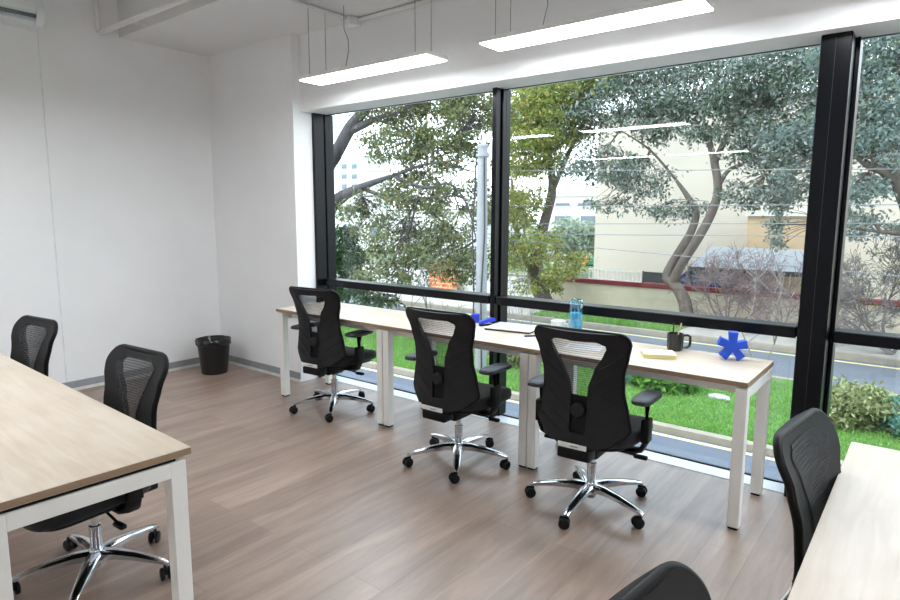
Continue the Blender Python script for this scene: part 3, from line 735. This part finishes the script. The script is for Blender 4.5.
tree('street_tree', 'dark-limbed olive-leaved tree filling the left window pane', 'tree', bs,
     [([bs, pt(302, 320, Y), at(310, 260, Y), at(318, 200, Y), at(328, 163, Y)], [.34, .3, .28, .24, .19]),
      ([at(326, 170, Y), at(338, 150, Y), at(350, 128, Y), at(363, 112, Y), at(378, 95, Y)], [.17, .16, .15, .12, .1]),
      ([at(352, 130, Y), at(365, 124, Y), at(378, 118, Y), at(400, 112, Y)], [.1, .09, .06, .03]),
      ([at(312, 250, Y), at(328, 212, Y), at(340, 198, Y), at(360, 188, Y), at(392, 176, Y), at(433, 163, Y+.3), at(474, 172, Y+.6)], [.2, .18, .16, .1, .04, .025, .012]),
      ([at(395, 177, Y), at(425, 188, Y), at(450, 184, Y+.2), at(468, 207, Y+.2), at(476, 240, Y+.2)], [.04, .035, .03, .022, .012]),
      ([at(360, 188, Y), at(400, 200, Y), at(434, 197, Y), at(462, 196, Y)], [.05, .035, .025, .012])],
     [bl(395, 105, Y+.5, .8, .5, 2400, 39, .14), bl(440, 95, Y+1, 1.0, .6, 4160, 46, .15), bl(475, 110, Y+1, .7, .6, 3200, 36, .14), bl(400, 145, Y+.3, .8, .5, 2560, 36, .13), bl(445, 150, Y+.8, .9, .6, 3520, 41, .14),
      bl(415, 190, Y+.5, .9, .55, 2720, 39, .13), bl(460, 210, Y+.8, .8, .7, 2720, 39, .13), bl(400, 240, Y+.3, .9, .55, 2720, 39, .13), bl(440, 255, Y+.6, .9, .5, 2400, 36, .13), bl(470, 265, Y+.6, .5, .4, 960, 18, .12), bl(385, 80, Y, .8, .3, 1440, 20, .14), bl(370, 215, Y+.3, .5, .6, 1440, 23, .12), bl(385, 275, Y, .9, .3, 1280, 23, .12)],
     M['leaf_olive'], .1, M['bark_dark'])
Y = 11.0
bs = pt(345, 330, Y, ZG)
tree('shrub', 'dark green shrub outside by the left window jamb', 'shrub', bs, [([bs, at(347, 300, Y), at(346, 265, Y)], [.06, .05, .02]), ([at(347, 305, Y), at(375, 298, Y), at(395, 302, Y-.2)], [.03, .02, .01])],
     [bl(348, 262, Y, .5, .42, 2600, 34, .1, .5), bl(352, 288, Y, .55, .35, 2200, 30, .1, .5), bl(344, 240, Y, .36, .3, 1100, 18, .1, .4), bl(378, 300, Y-.2, .6, .16, 500, 16, .09, .4)], M['leaf_dark'], .12, M['bark_dark'])
Y = 14.6
bs = pt(940, 400, Y, ZG)
tree('street_tree', 'grey-green tree whose crown fills the right-hand pane', 'tree', bs,
     [([bs, at(938, 320, Y), at(930, 260, Y), at(915, 215, Y), at(900, 180, Y)], [.3, .26, .24, .2, .15]),
      ([at(905, 190, Y), at(885, 172, Y), at(868, 165, Y), at(850, 150, Y)], [.1, .09, .07, .04]),
      ([at(930, 260, Y), at(905, 235, Y), at(880, 232, Y)], [.1, .07, .03]), ([at(900, 180, Y), at(880, 120, Y), at(860, 70, Y)], [.12, .08, .03])],
     [bl(870, 50, Y, 1.1, .6, 4200, 46, .17), bl(880, 95, Y, 1.0, .7, 4200, 46, .17), bl(860, 130, Y, .8, .5, 2600, 34, .16), bl(890, 150, Y, .7, .4, 1500, 22, .15), bl(855, 190, Y, .7, .3, 1200, 20, .13), bl(905, 60, Y, 1, .8, 2600, 30, .17), bl(865, 225, Y+.4, .6, .3, 700, 14, .12),
      bl(800, 185, Y+1, .8, .5, 1500, 24, .14), bl(780, 225, Y+1.4, .22, .5, 500, 12, .1, .3), bl(800, 140, Y+1, .8, .5, 2000, 26, .15)], M['leaf_grey'], .105, M['bark'])
def bare(name, label, base, h, rad, depth, kids, mt, dirs, spread=.55, leaves=None):
    t = thing(name, label, 'shrub', base); g = G()
    for d in dirs: grow(g, (rnd.gauss(0, .05), rnd.gauss(0, .05), 0), d, h*rnd.uniform(.8, 1.1), rad, depth, spread, .08, kids)
    part('branches', g, mt, t, ang=80, normals=False)
    if leaves: leaf_obj('leaves', nr.normal(size=(leaves[1], 3))*np.array(leaves[2])+np.array(leaves[3]), .09, leaves[0], t)
bare('bare_shrub', 'leafless pinkish shrub in front of the carport, left half', pt(728, 330, 17.2, ZG+.1), .95, .03, 4, 4, M['twig_pink'], [(-.7, 0, 1), (.3, .1, 1), (.9, -.1, .9), (-.2, .2, 1), (0, -.3, .9), (-1.1, 0, .7)])
bare('bare_shrub', 'leafless pinkish shrub in front of the carport, right half', pt(782, 330, 17.0, ZG+.1), .95, .03, 4, 4, M['twig_pink'], [(-.6, 0, 1), (.4, .1, 1), (-.9, -.1, .8), (.1, .2, 1), (.8, -.3, .9), (1.2, 0, .7)])
bare('bare_shrub', 'thin bare sapling standing behind the blue asterisk', pt(758, 380, 12.0, ZG), 1.1, .022, 3, 3, M['twig'], [(-.3, .1, 1), (.1, 0, 1.1)])
bare('bare_shrub', 'bare sapling behind the laptop, left of the blue bottle', pt(515, 365, 10.6, ZG), .95, .016, 3, 3, M['twig'], [(-.3, .1, 1), (.2, 0, 1.1), (.5, .1, 1)])
bare('bare_shrub', 'bare twiggy shrub beyond the desk between the first two chairs', pt(425, 335, 13.2-1.4, ZG), .85, .018, 4, 3, M['twig'], [(-.5, .1, 1), (.3, 0, 1.1), (.8, .1, .9), (-.9, 0, .7)])
bare('bare_tree', 'bare grey-twigged tree in the right-hand pane', pt(893, 360, 15.9, ZG+.1), 1.15, .05, 5, 4, M['twig'], [(-.9, 0, 1), (-.3, .1, 1.2), (.4, 0, 1), (-1.2, -.1, .6)], .5, (M['leaf_yellow'], 260, (.6, .3, .45), (-.5, 0, 1.6)))

def shrub(label, base, blobs, leaf, ls, cat='shrub', group=None):
    t = thing('shrub', label, cat, base, 0, group); C = []; g = G()
    for c, r, n, cl, sp in blobs:
        p, k = blob_pts(c, r, n, cl, sp); C.append(p)
        for q in k[:14]: g.tube([(c[0]*.5, c[1]*.5, 0), (Vector((c[0], c[1], 0))*.7+Vector(q)*.3), q], [.012, .008, .004], 4)
    P = np.concatenate(C); P[:, 2] = np.maximum(P[:, 2], .02)
    part('stems', g, M['bark_dark'], t, ang=80, normals=False); leaf_obj('leaves', P, ls, leaf, t); return t
def dome(rx, ry, h, n, cl): return [((0, 0, h*.45), (rx, ry, h*.5), n, cl, .07)]
GH = 'pale hedge shrubs outside the right pane'
shrub('pale yellow-green hedge shrub close beside the right window post', pt(843, 430, 10.25, ZG+.06), dome(.42, .42, .62, 3600, 40), M['leaf_hedge'], .085, group=GH)
shrub('pale yellow-green hedge shrub at the middle of the right-hand pane', pt(872, 432, 10.4, ZG+.06), dome(.42, .42, .55, 3200, 36), M['leaf_hedge'], .085, group=GH)
shrub('blue-green hedge shrub at the right photo edge', pt(905, 436, 10.3, ZG+.06), dome(.4, .4, .5, 2600, 30), M['leaf_teal'], .085, group=GH)
shrub('green strap-leaved bush on the lawn beyond the third chair', pt(662, 392, 10.4, ZG+.06), dome(.5, .35, .34, 2600, 34), M['leaf_bush'], .14)
shrub('blue-green low plant on the lawn, left of the green bush', pt(625, 388, 10.5, ZG+.06), dome(.35, .3, .25, 1500, 22), M['leaf_teal'], .09)
shrub('yellow-green low plant beside the middle window post base', pt(512, 385, 10.2, ZG+.06), dome(.4, .35, .42, 1500, 26), M['leaf_hedge'], .09)
shrub('pale tree crown in front of the far white house', pt(575, 262, 28, ZG), [((0, 0, 1.9), (1.5, .9, .8), 2600, 40, .25)], M['leaf_pale'], .3)

def rock(label, loc, s, seed):
    rr = random.Random(seed); b = bmesh.new(); bmesh.ops.create_icosphere(b, subdivisions=2, radius=1)
    for v in b.verts: v.co *= rr.uniform(.85, 1.1); v.co.z = max(v.co.z, -.35)
    bmesh.ops.transform(b, matrix=Matrix.Diagonal((*s, 1)), verts=b.verts); g = G().bm(b)
    return tag(part('garden_stone', g, M['stone'], loc=loc, ang=60), label, 'stone')
zl = ZG+.06
rock('flat pale stone set in the lawn left of the right desk leg', pt(718, 402, 10.4, zl+.02), (.19, .13, .05), 1)
rock('large pale garden stone behind the third chair, left of the bush', pt(607, 372, 10.9, zl+.08), (.3, .2, .18), 2)
rock('white garden stone on the lawn behind the third chair arm', pt(640, 372, 11.2, zl+.08), (.24, .18, .14), 3)
rock('pale garden stone near the middle window post', pt(485, 366, 10.6, zl+.08), (.22, .18, .16), 4)

# utility pole and cables
bp = pt(481, 318, 9.5, ZG); t = thing('utility_pole', 'pale grey utility pole with cap and hanging cables, left of the middle post', 'pole', bp)
tz = at(479, 146, 9.5).z-ZG
part('pole', G().tube([(0, 0, 0), (0, 0, tz)], [.115, .095], 16), M['concrete'], t)
part('collar', G().lathe([(.09, tz-.2), (.125, tz-.2), (.125, tz-.15), (.09, tz-.15)], 16), M['concrete'], t)
part('cap', G().lathe([(0, tz+.03), (.08, tz+.03), (.105, tz+.01), (.105, tz-.03), (0, tz-.03)], 16), M['concrete'], t)
for sx in (-.12, .11):
    part('cable_drop', G().tube([(sx*.8, -.07, tz-.22), (sx*1.2, -.1, tz*.62), (sx*.7, -.12, tz*.35), (sx, -.12, .1)], .016, 6), M['pencil_dark'], t)
for i, (a, b_, lb) in enumerate(((171, 169.5, 'topmost of the overhead cables across the street'), (206, 205, 'second overhead cable from the top, crossing the tree trunks'),
                                 (224, 223.5, 'third overhead cable from the top, across the cream building'), (234, 236, 'fourth overhead cable from the top, across the cream building'), (239.5, 267, 'lowest overhead cable, slanting down to the right'))):
    A = at(505, a, 13.8); B = at(800, b_, 13.8); d = (B-A)/(B.x-A.x); P = []
    for x in lsp(-45, 30, 60):
        v = A+d*(x-A.x); P.append((v.x, 13.8, v.z))
    tag(part('overhead_cable', G().tube(P, .009, 5), M['cable'], normals=False), lb, 'cable', 'cables over the road')

# ------------------------------------------------------------------ across the road
YW_ = 18.3
w = thing('boundary_wall', 'low cream street wall with dark red coping', 'wall', (-4, YW_, ZG))
part('wall', bxs((-6.4, 16, 0, .22, 0, .84)), M['cream'], w); part('coping', bxs((-6.45, 16, -.05, .27, .84, .97)), M['red'], w)
w = thing('boundary_wall', 'pale plastered wall behind the yellow-green tree trunk', 'wall', (-12.6, YW_+.3, ZG))
part('wall', bxs((-10, 2.1, 0, .22, 0, .85)), M['white_b'], w); part('coping', bxs((-10, 2.1, -.03, .25, .85, .92)), M['kerb'], w)
x = at(441, 280, 18.1)
tag(part('brick_wall', bxs((-.6, .6, 0, .25, 0, 1.35)), M['brick'], loc=(x.x, 18.1, ZG)), 'orange brick gate pier seen low through the left pane', 'wall')
a = at(588, 284, YW_+.1).x; b_ = at(641, 284, YW_+.1).x
rl = thing('railing', 'white metal railing on top of the red coping', 'railing', (a, YW_+.11, ZG+.97))
Lr = b_-a
for z in (.0, .3): part('rail', bxs((0, Lr, -.02, .02, z, z+.03)), M['steel_white'], rl)
for k in range(15): q = .02+(Lr-.04)*k/14; part('baluster', bxs((q-.012, q+.012, -.012, .012, .02, .3)), M['steel_white'], rl)
a = at(642, 284, YW_+.1).x; b_ = at(668, 284, YW_+.1).x
gt = thing('gate', 'dark panel gate on the street wall, left of the forked trunk', 'gate', (a, YW_+.11, ZG+.97))
part('panel', bxs((.03, b_-a-.03, -.015, .015, .02, .34)), M['dark_gate'], gt)
for q in (0, b_-a-.04): part('post', bxs((q, q+.04, -.02, .02, 0, .36)), M['dark_gate'], gt)
# main building
x0 = at(595, 230, 22).x
bd = thing('building', 'large plain cream building behind the forked tree', 'building', (x0, 22, ZG))
part('wall', bxs((0, 22, 0, 8, 0, 6.6)), M['building'], bd); part('parapet', bxs((-.05, 22.05, -.06, .3, 6.6, 6.75)), M['white_b'], bd)
x1 = at(747, 230, 20.9).x
bd = thing('building', 'tan building with pale cornice, left of the right window post', 'building', (x1, 20.9, ZG))
part('wall', bxs((0, 1.95, 0, 1.05, 0, at(770, 216, 20.9).z-ZG)), M['tan'], bd); zc = at(770, 216, 20.9).z-ZG
part('cornice', bxs((-.06, 2.01, -.08, 1.05, zc, zc+.1)), M['white_b'], bd)
# carport and car
c0 = at(688, 262, 19.2); c1_ = at(812, 268, 19.2)
cp = thing('carport', 'carport with pale blue sloping sheet roof behind the street wall', 'carport', (c0.x, 19.2, ZG))
Lc = c1_.x-c0.x; zf = at(740, 271, 19.2).z-ZG; zr = zf+.55
part('roof', G().add([(0, 0, zf), (Lc, 0, zf), (Lc, 1.55, zr), (.25, 1.55, zr), (0, 0, zf+.06), (Lc, 0, zf+.06), (Lc, 1.55, zr+.06), (.25, 1.55, zr+.06)],
     [(3, 2, 1, 0), (4, 5, 6, 7), (0, 1, 5, 4), (1, 2, 6, 5), (2, 3, 7, 6), (3, 0, 4, 7)]), M['carport'], cp)
for q in (.08, Lc/2, Lc-.08): part('post', bxs((q-.04, q+.04, .02, .1, 0, zf)), M['dark_gate'], cp)
part('fascia', bxs((0, Lc, -.02, .01, zf-.08, zf+.05)), M['dark_gate'], cp)
cx = at(712, 280, 19.9).x
car = thing('car', 'dark blue parked car under the carport', 'car', (cx, 19.9, ZG))
prof = [(-1.9, .3), (-1.9, .75), (-1.55, .9), (-1.0, .95), (-.6, 1.38), (.55, 1.4), (1.1, 1.0), (1.8, .85), (1.9, .55), (1.9, .3)]
Xc = Matrix(((1, 0, 0, 0), (0, 0, 1, 0), (0, 1, 0, 0), (0, 0, 0, 1)))
part('body', G().prism(prof, -.4, .6, Xc), M['car'], car)
part('side_window', G().prism([(-.88, .97), (-.52, 1.32), (.5, 1.33), (.9, 1.0)], -.41, -.395, Xc), M['glass_dark'], car)
for q in (-1.2, 1.2): part('wheel', G().lathe([(0, -.1), (.27, -.1), (.31, -.06), (.31, .06), (.27, .1), (0, .1)], 20, X=Matrix.Translation((q, -.33, .31)) @ Matrix.Rotation(R(90), 4, 'X')), M['tyre'], car)
# far houses
def house(label, px0, px1, Y, pytop, wins, mt, pyb=None, panels=()):
    A = at(px0, 200, Y); B = at(px1, 200, Y); zt = at((px0+px1)/2, pytop, Y).z-ZG
    t = thing('building', label, 'building', (A.x, Y, ZG)); Lh = B.x-A.x
    part('wall', bxs((0, Lh, 0, 5, 0, zt)), mt, t); part('roof_edge', bxs((-.1, Lh+.1, -.12, 5.1, zt, zt+.2)), M['white_b'], t)
    for (a, b, c, d) in wins:
        P = at(a, d, Y); Q = at(b, c, Y); f = part('window', bxs((P.x-A.x-.06, Q.x-A.x+.06, -.05, .01, P.z-ZG-.06, Q.z-ZG+.06)), M['white_b'], t)
        part('pane', bxs((P.x-A.x, Q.x-A.x, -.07, -.04, P.z-ZG, Q.z-ZG)), M['glass_dark'], f)
    for (a, b, c, d, m_) in panels:
        P = at(a, d, Y); Q = at(b, c, Y); part('panel', bxs((P.x-A.x, Q.x-A.x, -.1, .01, P.z-ZG, Q.z-ZG)), M[m_], t)
house('white two-storey house far behind, left of the cream building', 548, 603, 34, 196, [(555, 571, 216, 223), (581, 597, 216, 223), (556, 570, 203, 206), (578, 590, 203, 206), (571, 580, 247, 259)], M['white_b'],
      panels=[(580, 589, 250, 264, 'orange_p'), (589, 596, 246, 266, 'green_p'), (566, 598, 265, 267, 'green_p')])
house('tall pale apartment block far off at the left pane', 338, 366, 60, 158, [(342, 347, 164, 169), (352, 357, 164, 169), (342, 347, 174, 179), (352, 357, 174, 179), (342, 347, 184, 189), (352, 357, 184, 189)], M['white_b'])
house('low white house behind the olive tree in the left pane', 395, 480, 30, 212, [(405, 415, 225, 238), (440, 452, 225, 238)], M['white_b'])
house('long white house beyond the left pane, near the window jamb', 300, 392, 36, 214, [(345, 356, 226, 238), (370, 381, 226, 238)], M['white_b'])

# ------------------------------------------------------------------ light
wd = bpy.data.worlds.new('sky'); scene.world = wd; wd.use_nodes = True; nt = wd.node_tree; N = nt.nodes; L = nt.links
bg = N['Background']; tc = N.new('ShaderNodeTexCoord'); sp = N.new('ShaderNodeSeparateXYZ'); cr = N.new('ShaderNodeValToRGB')
L.new(tc.outputs['Generated'], sp.inputs[0]); L.new(sp.outputs['Z'], cr.inputs['Fac'])
cr.color_ramp.elements[0].position = 0; cr.color_ramp.elements[0].color = (.95, .98, 1, 1)
cr.color_ramp.elements[1].position = .7; cr.color_ramp.elements[1].color = (.7, .85, 1, 1)
L.new(cr.outputs['Color'], bg.inputs['Color']); bg.inputs['Strength'].default_value = 3.7
sd = bpy.data.lights.new('sun', 'SUN'); so = bpy.data.objects.new('sun', sd); COL.objects.link(so)
sd.energy = 2.6; sd.angle = R(20); sd.color = (1, .96, .9)
so.rotation_euler = Vector((.25, .5, -.83)).to_track_quat('-Z', 'Y').to_euler(); so.location = (0, -5, 20)

scene.view_settings.view_transform = 'Standard'; scene.view_settings.look = 'None'
scene.view_settings.gamma = 1; scene.view_settings.exposure = .17; scene.view_settings.use_curve_mapping = False
scene.cycles.use_denoising = True
scene.cycles.max_bounces = 10; scene.cycles.transparent_max_bounces = 24; scene.cycles.diffuse_bounces = 5
scene.cycles.sample_clamp_indirect = 6
